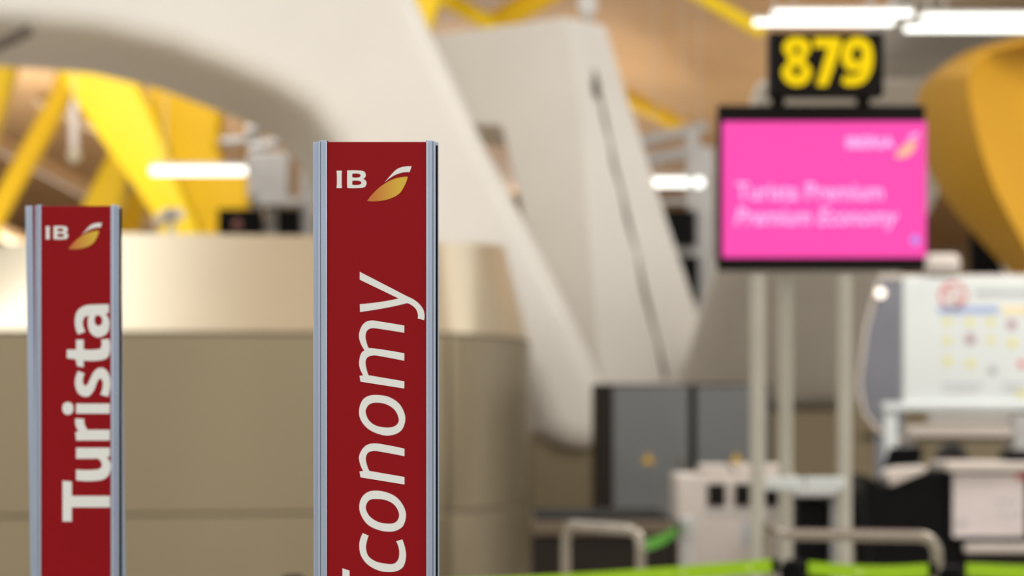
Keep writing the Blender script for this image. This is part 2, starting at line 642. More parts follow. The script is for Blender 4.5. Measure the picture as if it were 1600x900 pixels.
# ------------------------------------------------------------ champagne metal enclosure
def enclosure():
    t = thing('clad_enclosure', 'long champagne metal enclosure with sloping top band behind both red signs', 'enclosure', (-2.2, 17.5, 0))
    # plan of the front line: straight, then rounding back at the right end
    plan = []
    for px, d in ((-700, 15.0), (-300, 15.4), (0, 15.8), (200, 16.0), (400, 16.15), (560, 16.3), (690, 16.4), (712, 16.45),
                  (750, 16.75), (785, 17.15), (808, 17.6), (821, 18.2), (828, 19.2)):
        plan.append(((px - CX) / F * d, d))
    zb = 1.96
    def wall(z0, z1, off):
        ring_f = [(x, y + off) for x, y in plan]
        back = [(plan[-1][0] - 0.2, 21.5), (plan[0][0], 21.5)]
        pts = ring_f + back
        return MB().loft([[Vector((x, y, z0)) for x, y in pts], [Vector((x, y, z1)) for x, y in pts]])
    wall(0.0, 0.10, 0.05).build('plinth', M['seam'], t)
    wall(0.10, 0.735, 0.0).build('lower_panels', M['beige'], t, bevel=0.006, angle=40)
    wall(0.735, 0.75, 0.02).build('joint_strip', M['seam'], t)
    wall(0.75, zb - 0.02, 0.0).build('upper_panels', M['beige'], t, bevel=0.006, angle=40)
    wall(zb - 0.02, zb, 0.03).build('joint_strip', M['seam'], t)
    # sloping band: leans back from the front line
    lo, hi = [], []
    n = len(plan)
    for i, (x, y) in enumerate(plan):
        a = plan[max(i - 1, 0)]
        b = plan[min(i + 1, n - 1)]
        tx, ty = b[0] - a[0], b[1] - a[1]
        l = math.hypot(tx, ty)
        nxx, nyy = -ty / l, tx / l
        dz = 0.70
        if i < 3:
            dz = (0.50, 0.55, 0.60)[i]
        lo.append(Vector((x, y, zb)))
        k = 0.75 if i < 8 else (0.75 - 0.11 * (i - 7))
        if i < 6:
            hi.append(Vector((x + nxx * k, y + nyy * k, zb + dz)))
        else:
            hp = (680, 702, 738, 764, 778, 785, 789)[i - 6]
            hd = y + (0.75, 0.75, 0.7, 0.6, 0.5, 0.4, 0.4)[i - 6]
            hi.append(P(hp, 378 + (i - 6) * 1.0, hd))
    zt = 2.66
    ring = [[lo[i], hi[i], Vector((hi[i].x, max(hi[i].y, 21.4), hi[i].z)), Vector((lo[i].x, 21.45, zb))] for i in range(n)]
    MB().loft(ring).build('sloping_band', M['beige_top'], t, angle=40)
    # vertical joints between the cladding sheets
    for px, d in ((-340, 15.35), (702, 16.42)):
        x = (px - CX) / F * d
        MB().box((x - 0.012, d - 0.012, 0.1), (x + 0.012, d + 0.03, zb)).build('vertical_joint', M['seam'], t)
    return t


enclosure()

# clad wall block further back, under the shaded pylon
t = thing('clad_block', 'low brown-beige clad wall behind the poles with a dark horizontal joint', 'wall block', (3.0, 28.7, 0))
MB().box((0.2, 28.5, 0), (7.5, 29.0, 1.02)).build('lower_panels', M['beige'], t, bevel=0.01)
MB().box((0.2, 28.55, 1.02), (7.5, 29.0, 1.10)).build('joint_strip', M['seam'], t)
MB().box((0.2, 28.5, 1.10), (7.5, 29.0, 1.62)).build('upper_panels', M['beige'], t, bevel=0.01)
MB().box((0.2, 28.5, 1.62), (7.5, 29.0, 1.66)).build('coping', M['seam'], t)


# ------------------------------------------------------------ dark grey cabinets
def cabinet(px0, px1, label, side=False):
    d = 19.0
    x0, x1 = P(px0, 600, d).x, P(px1, 600, d).x
    zt = P(0, 600, d).z
    t = thing('steel_cabinet', label, 'cabinet', ((x0 + x1) / 2, d + 0.4, 0), 'dark grey steel cabinets')
    MB().box((x0, d + 0.02, 0), (x1, d + 0.8, zt)).build('body', M['cabinet_side'], t, bevel=0.008)
    MB().box((x0 + (0.14 if side else 0.02), d, 0.08), (x1 - 0.02, d + 0.02, zt - 0.02)).build('door', M['cabinet'], t, bevel=0.006)
    cx = x0 + (x1 - x0) * 0.55
    z = P(0, 716, d).z
    MB().prism([(cx - 0.05, d - 0.003, z - 0.04), (cx + 0.05, d - 0.003, z - 0.04), (cx, d - 0.003, z + 0.045)], (0, 0.003, 0)).build(
        'warning_triangle', mat('warning_yellow', (190, 150, 20), 0.6), t)
    MB().tube([(x1 - 0.08, d - 0.03, 0.9), (x1 - 0.08, d - 0.03, 1.05)], 0.012, 8).build('handle', M['steel'], t)
    return t


cabinet(930, 1080, 'dark grey steel cabinet with wide black left side, nearest the arch foot', True)
cabinet(1084, 1205, 'dark grey steel cabinet directly behind the white kiosk and left pole')

# ------------------------------------------------------------ white kiosk unit
def kiosk():
    d = 14.4
    t = thing('service_kiosk', 'low off-white kiosk unit with three dark square windows, behind the display poles', 'kiosk', (P(1150, 0, d).x, d + 0.3, 0))
    x0, x1 = P(1058, 0, d).x, P(1245, 0, d).x
    zt = P(0, 742, d).z
    MB().box((x0, d, 0.06), (x1, d + 0.6, zt)).build('body', M['offwhite'], t, bevel=0.02)
    MB().box((x0 + 0.03, d + 0.04, 0), (x1 - 0.03, d + 0.56, 0.06)).build('plinth', M['black'], t)
    for a, b in ((1096, 1140), (1148, 1186), (1194, 1232)):
        h = MB().box((P(a, 0, d).x, d + 0.02, zt + 0.001), (P(b, 0, d).x, d + 0.35, P(0, 727, d).z)).build('top_module', M['offwhite'], t, bevel=0.015)
    for a, b in ((1106, 1134), (1148, 1176), (1193, 1220)):
        wv = MB().pbox(a, 756, b, 791, d - 0.012, 0.012).build('window', M['blackbrown'], t, bevel=0.004)
    MB().pbox(1102, 800, 1236, 803, d - 0.006, 0.006).build('groove', M['greymetal'], t)
    MB().pbox(1160, 815, 1180, 850, d - 0.004, 0.004).build('notice_sheet', M['pgrey'], t)
    return t


kiosk()

# dark conveyor behind the left rail
d = 14.0
t = thing('baggage_conveyor', 'dark low baggage conveyor behind the left steel rail', 'conveyor', (P(930, 0, d).x, d + 0.6, 0))
MB().box((P(832, 0, d).x, d, 0), (P(1052, 0, d).x, d + 1.4, 0.72)).build('body', M['cabinet_side'], t, bevel=0.02)
MB().box((P(832, 0, d).x, d - 0.02, 0.72), (P(1052, 0, d).x, d + 1.4, 0.80)).build('side_rail', mat('brown_rail', (96, 82, 64), 0.5, 0.3), t, bevel=0.01)
MB().box((P(836, 0, d).x, d + 0.1, 0.80), (P(1048, 0, d).x, d + 1.3, 0.82)).build('belt', M['black'], t)
d = 13.4
t = thing('baggage_conveyor', 'dark low conveyor with pale rim between the display poles', 'conveyor', (P(1290, 0, d).x, d + 0.6, 0))
MB().box((P(1248, 0, d).x, d + 0.1, 0), (P(1300, 0, d).x, d + 0.9, 0.94)).build('body', M['black'], t, bevel=0.02)
MB().box((P(1302, 0, d).x, d + 0.1, 0), (P(1332, 0, d).x, d + 0.9, 0.96)).build('end_panel', M['greymetal'], t, bevel=0.02)
MB().box((P(1247, 0, d).x, d + 0.05, 0.965), (P(1333, 0, d).x, d + 0.9, 1.0)).build('rim', M['greymetal'], t, bevel=0.01)


# ------------------------------------------------------------ display on poles
def display():
    d = 11.2
    t = thing('information_display', 'large pink lit airline display with black frame on three grey poles', 'display', (P(1285, 0, d).x, d + 0.05, 0))
    MB().pbox(1122, 164, 1446, 422, d, 0.09).build('frame', M['blackbrown'], t, bevel=0.008)
    s = MB().pbox(1129, 190, 1447, 402, d - 0.006, 0.006).build('screen', M['pink'], t)
    y = d - 0.0085
    k = d / F
    mb = MB()
    p = P(1150, 312, y)
    words_mesh(mb, 'Turista Premium', p.x, y, p.z, 27 * k, 230 * k, 0.0, bold=0.012)
    p = P(1148, 351, y)
    words_mesh(mb, 'Premium Economy', p.x, y, p.z, 27 * k, 256 * k, 0.25, bold=0.012)
    mb.build('lettering', M['screen_text'], s, smooth=False)
    mb = MB()
    p = P(1322, 231, y)
    words_mesh(mb, 'IBERIA', p.x, y, p.z, 17 * k, 76 * k, 0.0, bold=0.03)
    mb.build('airline_name', M['screen_text'], s, smooth=False)
    def tw(u, v):
        return P(1398 + (u - 648) * 38 / 480, 208 + (v - 345) * 38 / 375, y)
    glyphs([[S('c835,522 s905,440 s965,380 s1040,350 c1130,345 c1107,408 s1020,415 s930,450')]], tw, 0.001).build('logo_wing', M['screen_text'], s, smooth=False)
    glyphs([[S('c648,720 s740,610 s850,525 s960,475 c1088,458 s1050,560 s990,645 s880,700 s760,722')]], tw, 0.001).build('logo_leaf', M['screen_gold'], s, smooth=False)
    p = P(1430, 375, y)
    MB().disc(p, 8 * k, 0.001).build('round_mark', M['screen_blue'], s)
    # poles
    zt = P(0, 430, d).z
    for px, dd in ((1184, 11.13), (1228, 11.33), (1320, 11.2)):
        x = (px - CX) / F * dd
        pr = MB().tube([(x, dd + 0.02, 0.01), (x, dd + 0.02, zt - 0.0)], 0.034, 20).build('pole', M['pole'], t)
        MB().lathe(x, dd + 0.02, [(0.085, 0.0), (0.085, 0.01), (0.05, 0.02), (0.04, 0.03)]).build('foot_flange', M['pole'], pr)
    for a, b in ((1192, 1256), (1259, 1320)):
        MB().pbox(a, 746, b, 766, d - 0.03, 0.06).build('cross_bar', M['board'], t, bevel=0.008)
    return t


disp = display()


def number_sign():
    d = 11.15
    t = thing('counter_number_sign', 'black box sign with lit yellow counter number 879 on top of the display', 'sign', (P(1292, 0, d).x, d + 0.05, P(0, 163.5, 11.2).z))
    MB().pbox(1203, 50, 1381, 149, d, 0.14).build('box', M['blackbrown'], t, bevel=0.006)
    zt, zb = P(0, 149, d).z, P(0, 163.5, 11.2).z
    for px in (1218, 1352):
        x = P(px, 0, d).x
        MB().box((x - 0.03, d + 0.055, zb), (x + 0.03, d + 0.1, zt)).build('bracket', M['blackbrown'], t)
    y = d - 0.004
    mb = MB()
    # digits as rounded strokes: outlines in photo pixels
    eight = [S('s1245,58 s1262,64 s1266,78 s1258,93 s1268,110 s1262,127 s1245,134 s1228,127 s1222,110 s1232,93 s1224,78 s1228,64'),
             S('s1245,72 s1251,79 s1245,86 s1239,79'), S('s1245,102 s1253,110 s1245,119 s1237,110')]
    seven = [S('c1272,59 c1313,59 s1313,72 c1292,134 c1276,134 c1294,74 c1272,74')]
    nine = [S('s1340,58 s1358,66 s1364,84 s1362,108 s1350,128 s1330,134 c1316,130 c1319,117 s1335,119 s1346,108 s1335,112 s1320,104 s1315,86 s1322,66'),
            S('s1340,73 s1348,84 s1339,97 s1331,84')]
    k = lambda u, v: P(u, v, y)
    glyphs([eight, seven, nine], k, 0.003).build('digits', M['digit'], t, smooth=False)
    return t


number_sign()


# ------------------------------------------------------------ red totem signs
def totem(d, x_left, x_right, ytop, pl, pr, label, word, rear_roll, rear_dx, rear_w):
    """d distance; x_left/x_right outer front edges, pl/pr panel edges (photo px)"""
    k = d / F
    th = 0.026
    X = lambda px: (px - CX) * k
    zt = P(0, ytop, d).z
    cx = (X(x_left) + X(x_right)) / 2
    t = thing('queue_sign', label, 'sign', (cx, d + th / 2, 0))
    z0 = 0.03
    # front frame: two aluminium profiles, each with an inner bead and a groove
    for a, b, bead, gr in ((x_left, pl, (pl - 2.2, pl - 0.1), x_left + 4.0), (pr, x_right, (pr + 0.1, pr + 2.2), x_right - 4.5)):
        pr_o = MB().box((X(a), d, z0), (X(b), d + 0.012, zt + 0.001)).build('side_profile', M['alu'], t, bevel=0.0012, seg=3)
        MB().box((X(bead[0]), d - 0.0012, z0), (X(bead[1]), d, zt)).build('bead', M['alu_edge'], pr_o, bevel=0.0004)
        MB().box((X(gr), d - 0.0004, z0), (X(gr + 0.9), d, zt)).build('groove', M['groove'], pr_o)
    panel = MB().box((X(pl), d + 0.001, z0), (X(pr), d + 0.008, zt)).build('red_panel', M['red'], t, bevel=0.0006)
    # inner core
    MB().box((X(x_left - 0.5), d + 0.0122, z0), (X(x_right + 3.0), d + th - 0.0112, zt - 0.003)).build('core', M['black'], t)
    # rear frame, slightly rolled
    cxr = (X(x_left) + X(x_right)) / 2 + rear_dx * k
    hw = (X(x_right) - X(x_left)) / 2 + rear_w * k
    sh = math.tan(math.radians(rear_roll))
    zm = 1.42
    def pr_pts(xa, xb):
        return [Vector((xa - (z - zm) * sh, yy, z)) for z in (z0,) for yy in (0,)]
    for a, b, m, nm in ((-hw, -hw + 0.012, 'alu', 'rear_profile'), (hw - 0.012, hw, 'alu', 'rear_profile'), (-hw + 0.012, hw - 0.012, 'red', 'rear_panel')):
        r = []
        for z in (z0, zt + 0.0015):
            s = -(z - zm) * sh
            r.append([Vector((cxr + a + s, d + th - 0.011, z)), Vector((cxr + b + s, d + th - 0.011, z)),
                      Vector((cxr + b + s, d + th, z)), Vector((cxr + a + s, d + th, z))])
        MB().loft(r).build(nm, M[m], t, bevel=0.001)
    MB().box((X(x_left + 3), d + 0.004, zt + 0.0012), (X(pl + 1), d + 0.012, zt + 0.0022)).build('corner_cap', M['alu_edge'], t, bevel=0.0005)
    MB().box((X(pr - 1), d + 0.004, zt + 0.0012), (X(x_right - 4), d + 0.012, zt + 0.0022)).build('corner_cap', M['alu_edge'], t, bevel=0.0005)
    # base on the floor
    MB().lathe(cx, d + th / 2, [(0.19, 0.0), (0.19, 0.008), (0.17, 0.016), (0.06, 0.028), (0.06, 0.03)], 40).build('base', M['alu'], t)
    y = d + 0.0005
    word(panel, y)
    return t


def logo(panel, y, ox, oy, s):
    """crop coordinates of the enlarged mark -> photo px with origin ox,oy and scale s"""
    tw = lambda u, v: P(ox + u * s, oy + v * s, y)
    I = [S('s318,396 c326,392 c368,392 s375,396 s373,430 s373,540 s375,576 c368,581 c326,581 s318,576 s321,540 s321,430')]
    B = [S('c432,390 s555,390 s615,402 s634,440 s622,470 c604,482 s634,502 s641,535 s620,570 s565,580 c436,580 s432,560 s432,440'),
         S('c487,426 s558,426 s578,445 s560,464 c487,464'), S('c487,503 s562,503 s586,523 s564,544 c487,544')]
    glyphs([I, B], tw, 0.0007).build('code_lettering', M['print_white'], panel, smooth=False, label='white IB lettering')
    glyphs([[S('c835,522 s905,440 s965,380 s1040,350 c1130,345 c1107,408 s1020,415 s930,450')]], tw, 0.0007).build(
        'logo_wing', M['print_white'], panel, smooth=False)
    glyphs([[S('c648,720 s740,610 s850,525 s960,475 c1088,458 s1050,560 s990,645 s880,700 s760,722')]], tw, 0.0007).build(
        'logo_leaf', M['gold'], panel, smooth=False, label='gold leaf-shaped mark')


def economy(panel, y):
    logo(panel, y, 480, 210, 220 / 1523)
    tw = lambda u, v: P(540 + u / 6, 410 + v / 6, y)
    o5 = lambda t: [(a - 60, b + 2040, k) for a, b, k in S(t)]      # second crop: origin (530, 750)
    o3 = lambda t: [(a, b + 780, k) for a, b, k in S(t)]
    o4 = lambda t: [(a, b + 1380, k) for a, b, k in S(t)]
    Y = [S('c132,88 c585,322 s672,372 s725,435 s740,490 c736,542 c676,524 s676,478 s655,432 s614,398 c575,382 s440,414 s300,440 c135,465 c133,392 s330,370 c498,338 c132,162')]
    Mm = [S('c550,592 s330,556 s235,545 s168,575 s128,660 s133,735 c178,824 s145,855 s127,930 s133,990 c165,1058 c130,1064 c140,1118 c550,1182 c550,1115 '
            'c215,1058 s194,990 s188,930 s205,890 s262,872 s330,880 c550,922 c550,852 s330,815 c215,802 s195,745 s187,690 s202,640 s245,617 s330,625 c550,660')]
    O1 = [o3('s290,463 s400,480 s500,543 s553,640 s556,720 s515,802 s420,842 s320,832 s210,780 s140,692 s127,600 s158,512 s215,472'),
          o3('s285,535 s380,550 s460,603 s497,680 s492,725 s455,758 s390,768 s290,752 s220,703 s189,632 s193,592 s225,550')]
    N = [o4('c552,367 s400,335 s260,317 s180,345 s128,430 s133,500 c165,575 c130,580 c140,635 c552,702 c552,632 c222,575 s197,510 s190,455 s210,405 s265,388 s330,395 c552,437')]
    O2 = [o5('s345,100 s450,118 s540,165 s605,250 s626,330 s602,425 s550,468 s480,484 s380,472 s270,420 s205,330 s188,250 s208,170 s265,115'),
          o5('s335,178 s430,187 s510,227 s557,300 s556,360 s522,400 s460,409 s370,395 s290,345 s252,280 s254,230 s285,188')]
    Cc = [o5('c222,498 c276,522 s256,590 s252,650 s275,715 s340,762 s420,782 s510,785 s553,745 s563,680 s556,630 c534,574 c592,558 s618,640 s626,720 s602,810 s550,850 s480,862 s380,852 s270,795 s205,710 s188,620 s198,550')]
    E = [o5('c30,828 c97,850 c97,1070 c277,1098 c277,905 c342,915 c342,1108 c545,1140 c545,905 c612,915 c612,1225 c30,1132')]
    glyphs([Y, Mm, O1, N, O2, Cc, E], tw, 0.0007).build('word_lettering', M['print_white'], panel, smooth=False, label='white upright italic word Economy')


def turista(panel, y):
    # mark: scaled copy placed on this panel
    s = (135 - 87 + 20) / (1088 - 318) * (220 / 220)
    s = 0.1082
    logo(panel, y, 71.5 - 318 * s, 353.5 - 392 * s, s)
    tw = lambda u, v: P(80 + u / 4.5, 460 + v / 4.5, y)
    o8 = lambda t: [(a, b + 810, k) for a, b, k in S(t)]
    A = [S('c405,70 s300,72 s235,80 s183,118 s167,180 s172,240 c190,282 c240,262 s222,208 s232,163 c264,150 s257,205 s272,265 s312,298 s352,298 s395,270 s410,215 s404,170 c382,140 c405,128'),
         S('c312,150 s345,152 s360,185 s345,218 s315,214 s304,182')]
    T_ = [S('c175,318 c228,318 c228,387 s320,387 s350,374 c350,318 c405,312 s415,370 s398,440 s340,464 c228,464 c228,512 c182,505 c172,457 c110,448 c110,388 c175,388')]
    Ss = [S('c190,538 c235,556 s222,600 s228,634 s244,642 s262,620 s290,560 s325,522 s370,520 s405,560 s416,620 s412,670 c400,720 c345,705 s360,660 s362,615 s345,592 s325,612 s302,670 s272,710 s235,720 s190,695 s168,635 s172,580')]
    I1 = [S('c175,768 c412,768 c412,838 c175,838')]
    I2 = [S('s117,757 s147,770 s156,802 s147,832 s117,847 s87,832 s78,802 s87,770')]
    R = [o8('c170,62 c232,65 s234,102 c255,142 c412,142 c412,217 c175,217 c170,160 c192,150 s172,112')]
    U = [o8('c175,268 c412,268 c412,325 c392,338 s414,372 s418,410 s400,465 s345,497 c175,497 c175,422 s320,422 s352,405 s354,375 s335,348 c300,345 c175,345')]
    T0 = [o8('c80,500 c145,506 c145,607 c414,607 c414,687 c145,687 c145,787 c80,787')]
    glyphs([A, T_, Ss, I1, I2, R, U, T0], tw, 0.0007).build('word_lettering', M['print_white'], panel, smooth=False, label='white bold upright word Turista')


totem(2.877, 496.5, 680.5, 221.5, 511, 666, 'tall red and aluminium queue sign reading Economy, the nearer one', economy, 0.1, -1.9, 6.5)
totem(3.83, 55, 185, 322, 64, 173.5, 'tall red and aluminium queue sign reading Turista, at far left', turista, 0.8, -4.2, 9)


# ------------------------------------------------------------ steel rails
def rail(pts, rad, label, flange=True):
    """path of world points, corners rounded"""
    t = thing('steel_rail', label, 'rail', (pts[0][0], pts[0][1], 0))
    path = [Vector(pts[0])]
    for i in range(1, len(pts) - 1):
        p, a, b = Vector(pts[i]), Vector(pts[i - 1]), Vector(pts[i + 1])
        r = 0.075
        pa = p + (a - p).normalized() * r
        pb = p + (b - p).normalized() * r
        for s in range(9):
            u = s / 8
            path.append((1 - u) ** 2 * pa + 2 * u * (1 - u) * p + u * u * pb)
    path.append(Vector(pts[-1]))
    MB().tube(path, rad, 16).build('tube', M['steel'], t, angle=60)
    for p in (pts[0], pts[-1]):
        MB().lathe(p[0], p[1], [(0.06, 0.0), (0.06, 0.008), (0.03, 0.014)]).build('foot_flange', M['steel'], t)
    return t


a, b = P(884, 819, 9.9), P(1001, 826, 9.4)
rail([(a.x, 9.9, 0.008), (a.x, 9.9, a.z), (b.x, 9.4, a.z), (b.x, 9.4, 0.008)], 0.021, 'short bent stainless steel rail left of the white kiosk')
a, b = P(1216, 0, 9.5), P(1464, 0, 8.9)
c = P(1330, 843, 9.0)
rail([(a.x, 9.9, 0.008), (a.x, 9.9, 1.0), (P(1222, 0, 9.0).x, 9.05, 1.0), (b.x, 8.9, 1.0), (b.x, 8.9, 0.008)], 0.022, 'long bent stainless steel rail in front of the black desk')


# ------------------------------------------------------------ belt posts and belts
def post(x, y, label, top=0.94, head='black'):
    t = thing('barrier_post', label, 'barrier post', (x, y, 0), 'belt barrier posts')
    MB().lathe(x, y, [(0.17, 0.0), (0.17, 0.01), (0.14, 0.02), (0.035, 0.035)], 32).build('base', M['greymetal'], t)
    MB().lathe(x, y, [(0.03, 0.03), (0.03, top - 0.11)], 24).build('pole', M['greymetal'], t)
    MB().lathe(x, y, [(0.036, top - 0.11), (0.038, top - 0.10), (0.038, top - 0.012), (0.028, top)], 24).build('head', M[head], t)
    MB().box((x - 0.046, y - 0.012, top - 0.085), (x - 0.038, y + 0.012, top - 0.02)).build('belt_slot', M['black'], t)
    return t


def belt(p0, p1, label, m='green', h=0.048, marks=()):
    p0, p1 = Vector(p0), Vector(p1)
    dirv = (p1 - p0)
    nrm = Vector((-dirv.y, dirv.x, 0)).normalized() * 0.001
    rings = []
    for i in range(13):
        u = i / 12
        p = p0.lerp(p1, u) + Vector((0, 0, -0.012 * math.sin(PI * u)))
        rings.append([p + nrm + Vector((0, 0, -h / 2)), p - nrm + Vector((0, 0, -h / 2)), p - nrm + Vector((0, 0, h / 2)), p + nrm + Vector((0, 0, h / 2))])
    t = thing('barrier_belt', label, 'barrier belt', tuple(p0))
    MB().loft(rings).build('webbing', M[m], t, smooth=False)
    e = dirv.normalized()
    MB().prism([p1 + Vector((0, 0, -h / 2)) + nrm * 3 - e * 0.03, p1 + Vector((0, 0, -h / 2)) + nrm * 3, p1 + Vector((0, 0, h / 2)) + nrm * 3, p1 + Vector((0, 0, h / 2)) + nrm * 3 - e * 0.03],
               -nrm * 6).build('end_clip', M['black'], t)
    for u in marks:
        q = p0.lerp(p1, u) + Vector((0, 0, -0.012 * math.sin(PI * u)))
        MB().disc((q.x, q.y - 0.003, q.z), 0.010, 0.002).build('logo_spot', M['pale_lime'], t)
    return t


pa = Vector(((458 - CX) / F * 7.75, 7.75, 0))
pb = Vector(((1240 - CX) / F * 8.45, 8.45, 0))
pc = Vector(((1487 - CX) / F * 8.35, 8.35, 0))
pd = Vector(((1960 - CX) / F * 8.2, 8.2, 0))
pe = Vector(((1073 - CX) / F * 11.9, 11.9, 0))
pz = Vector(((-330 - CX) / F * 8.1, 8.1, 0))
post(pa.x, pa.y, 'black-headed barrier post left of the Economy sign')
post(pb.x, pb.y, 'black-headed barrier post below the display poles', 0.945)
post(pc.x, pc.y, 'black-headed barrier post at the right end of the long steel rail', 0.93)
post(pe.x, pe.y, 'grey barrier post in front of the left edge of the white kiosk', 0.93, 'greymetal')
Z = 0.915
ex = Vector((0.05, 0, 0))
belt(pa + ex + Vector((0, 0, 0.885)), pb - ex + Vector((0, 0, Z + 0.01)), 'lime green belt running from behind the Economy sign to the display poles', marks=(0.43, 0.78, 0.93))
belt(pb + ex + Vector((0, 0, Z)), pc - ex + Vector((0, 0, Z)), 'short lime green belt under the long steel rail', marks=(0.4,))
belt(pc + ex + Vector((0, 0, Z)), pd + Vector((0, 0, Z + 0.005)), 'lime green belt running off to the right photo edge', marks=(0.22,))
rp = P(1003, 0, 9.4)
belt(pe - ex + Vector((0, 0, 0.86)), (rp.x + 0.0, 9.46, 0.93), 'short darker green belt between the left rail and grey post', 'darkgreen')


# ------------------------------------------------------------ right-hand check-in desk
def desk():
    d = 13.0
    t = thing('check_in_desk', 'black check-in desk with grey ledge and framed sheet, at lower right', 'desk', (P(1540, 0, d).x, d + 0.4, 0))
    X = lambda px: P(px, 0, d).x
    Zp = lambda py: P(0, py, d).z
    MB().box((X(1500), d + 0.03, 0), (X(1760), d + 0.8, Zp(738))).build('body', M['black'], t, bevel=0.01)
    MB().prism([P(1352, 742, d), P(1386, 762, d), P(1440, 738, d), P(1484, 734, d), P(1500, 745, d), P(1502, 868, d), (X(1502), d, 0), (X(1366), d, 0), P(1364, 850, d), P(1352, 790, d)],
               (0, 0.75, 0)).build('side_panel', M['black'], t, bevel=0.01)
    MB().prism([P(1392, 760, d - .02), P(1387, 742, d - .02), P(1400, 732, d - .02), P(1452, 729, d - .02), P(1446, 738, d - .02)], (0, 0.3, 0)).build('arm_rest', M['offwhite'], t, bevel=0.01)
    MB().box((X(1478), d - 0.06, Zp(737)), (X(1770), d + 0.5, Zp(723))).build('ledge', M['offwhite'], t, bevel=0.01)
    fr = MB().pbox(1482, 739, 1606, 847, d - 0.015, 0.04).build('sheet_frame', M['black'], t, bevel=0.004)
    MB().pbox(1489, 741, 1601, 839, d - 0.02, 0.004).build('notice_sheet', M['paper'], fr)
    for x, y in [(1558, 782), (1570, 782), (1582, 782), (1562, 800), (1576, 802), (1590, 800)]:
        MB().pbox(x, y, x + 7, y + 6, d - 0.022, 0.001).build('printed_mark', M['pgrey'], fr)
    for j in range(3):
        MB().pbox(1496, 812 + j * 5, 1512 - j * 3, 814 + j * 5, d - 0.022, 0.001).build('printed_line', M['pgrey'], fr)
    MB().pbox(1588, 741, 1601, 749, d - 0.023, 0.001).build('red_corner', M['rust'], fr)
    MB().box((X(1506), d - 0.03, Zp(863)), (X(1760), d + 0.03, Zp(849))).build('kick_rail', M['offwhite'], t, bevel=0.01)
    MB().box((X(1506), d - 0.01, 0.03), (X(1760), d + 0.03, Zp(866))).build('lower_panel', M['cabinet_side'], t, bevel=0.01)
    return t


desk()
d = 13.9
t = thing('desk_monitor', 'black tilted monitor on a stand just behind the left end of the black desk', 'monitor', (P(1412, 0, d).x, d + 0.1, 0))
MB().prism([P(1380, 732, d), P(1391, 699, d), P(1443, 698, d), P(1438, 728, d)], (0, 0.05, 0)).build('screen_housing', M['black'], t, bevel=0.008)
MB().tube([P(1412, 722, d + 0.07), (P(1412, 0, d + .07).x, d + 0.07, 0.02)], 0.02, 10).build('stand', M['black'], t)
MB().lathe(P(1412, 0, d + .07).x, d + 0.07, [(0.11, 0.0), (0.11, 0.015), (0.03, 0.03)]).build('foot', M['black'], t)
d = 13.2
o = MB().pbox(1572, 704, 1625, 720.3, d, 0.25).build('document_printer', M['black'], bevel=0.03, seg=4)
tag(o, 'small black rounded device on the desk ledge at right photo edge', 'printer')


# ------------------------------------------------------------ notice board
def notice_board():
    d = 14.2
    t = thing('notice_board', 'large white notice board with small icons on a grey post frame', 'notice board', (P(1520, 0, d).x, d + 0.05, 0))
    b = MB().pbox(1411, 434, 1700, 634, d, 0.05).build('board', M['board'], t, bevel=0.012)
    MB().pbox(1373, 429, 1700, 437, d + 0.03, 0.05).build('top_rail', M['offwhite'], t, bevel=0.008)
    MB().pbox(1381, 629, 1700, 642, d - 0.03, 0.09).build('bottom_rail', M['board'], t, bevel=0.008)
    for px in (1392, 1720):
        x = P(px, 0, d).x
        MB().box((x - 0.035, d - 0.01, 0), (x + 0.035, d + 0.06, P(0, 630, d).z)).build('post', M['board'], t, bevel=0.01)
    y = d - 0.002
    p = P(1489, 462, y)
    r = MB().disc(p, 0.082, 0.002, ring=0.018).build('prohibition_ring', M['rust'], b)
    MB().prism([p + Vector((-0.06, -0.001, 0.05)), p + Vector((-0.05, -0.001, 0.06)), p + Vector((0.06, -0.001, -0.05)), p + Vector((0.05, -0.001, -0.06))], (0, 0.002, 0)).build('prohibition_bar', M['rust'], r)
    MB().pbox(1466, 479, 1560, 490, y, 0.002).build('blue_bar', M['pblue'], b)
    MB().pbox(1566, 479, 1660, 490, y, 0.002).build('sand_bar', M['psand'], b)
    MB().pbox(1524, 454, 1660, 462, y, 0.002).build('heading_line', M['pgrey'], b)
    for x, yy, m, r in ((1480, 503, 'pyellow', 6.5), (1516, 503, 'pyellow', 6.5), (1548, 503, 'pyellow', 6.5), (1581, 507, 'pmauve', 8),
                     (1480, 532, 'pyellow', 6.5), (1516, 530, 'pmauve', 8.5), (1548, 531, 'pyellow', 6), (1582, 536, 'pyellow', 7.5),
                     (1481, 564, 'pyellow', 7), (1517, 568, 'pyellow', 7), (1551, 579, 'pgrey', 7), (1597, 569, 'rust', 6), (1596, 615, 'pyellow', 7)):
        MB().disc(P(x, yy, y), r * d / F, 0.002).build('icon', M[m], b)
    for a, c in ((1472, 1536), (1566, 1600)):
        MB().pbox(a, 600, c, 603, y, 0.002).build('caption_line', M['pgrey'], b)
        MB().pbox(a, 609, c - 8, 611, y, 0.002).build('caption_line', M['pgrey'], b)
    return t


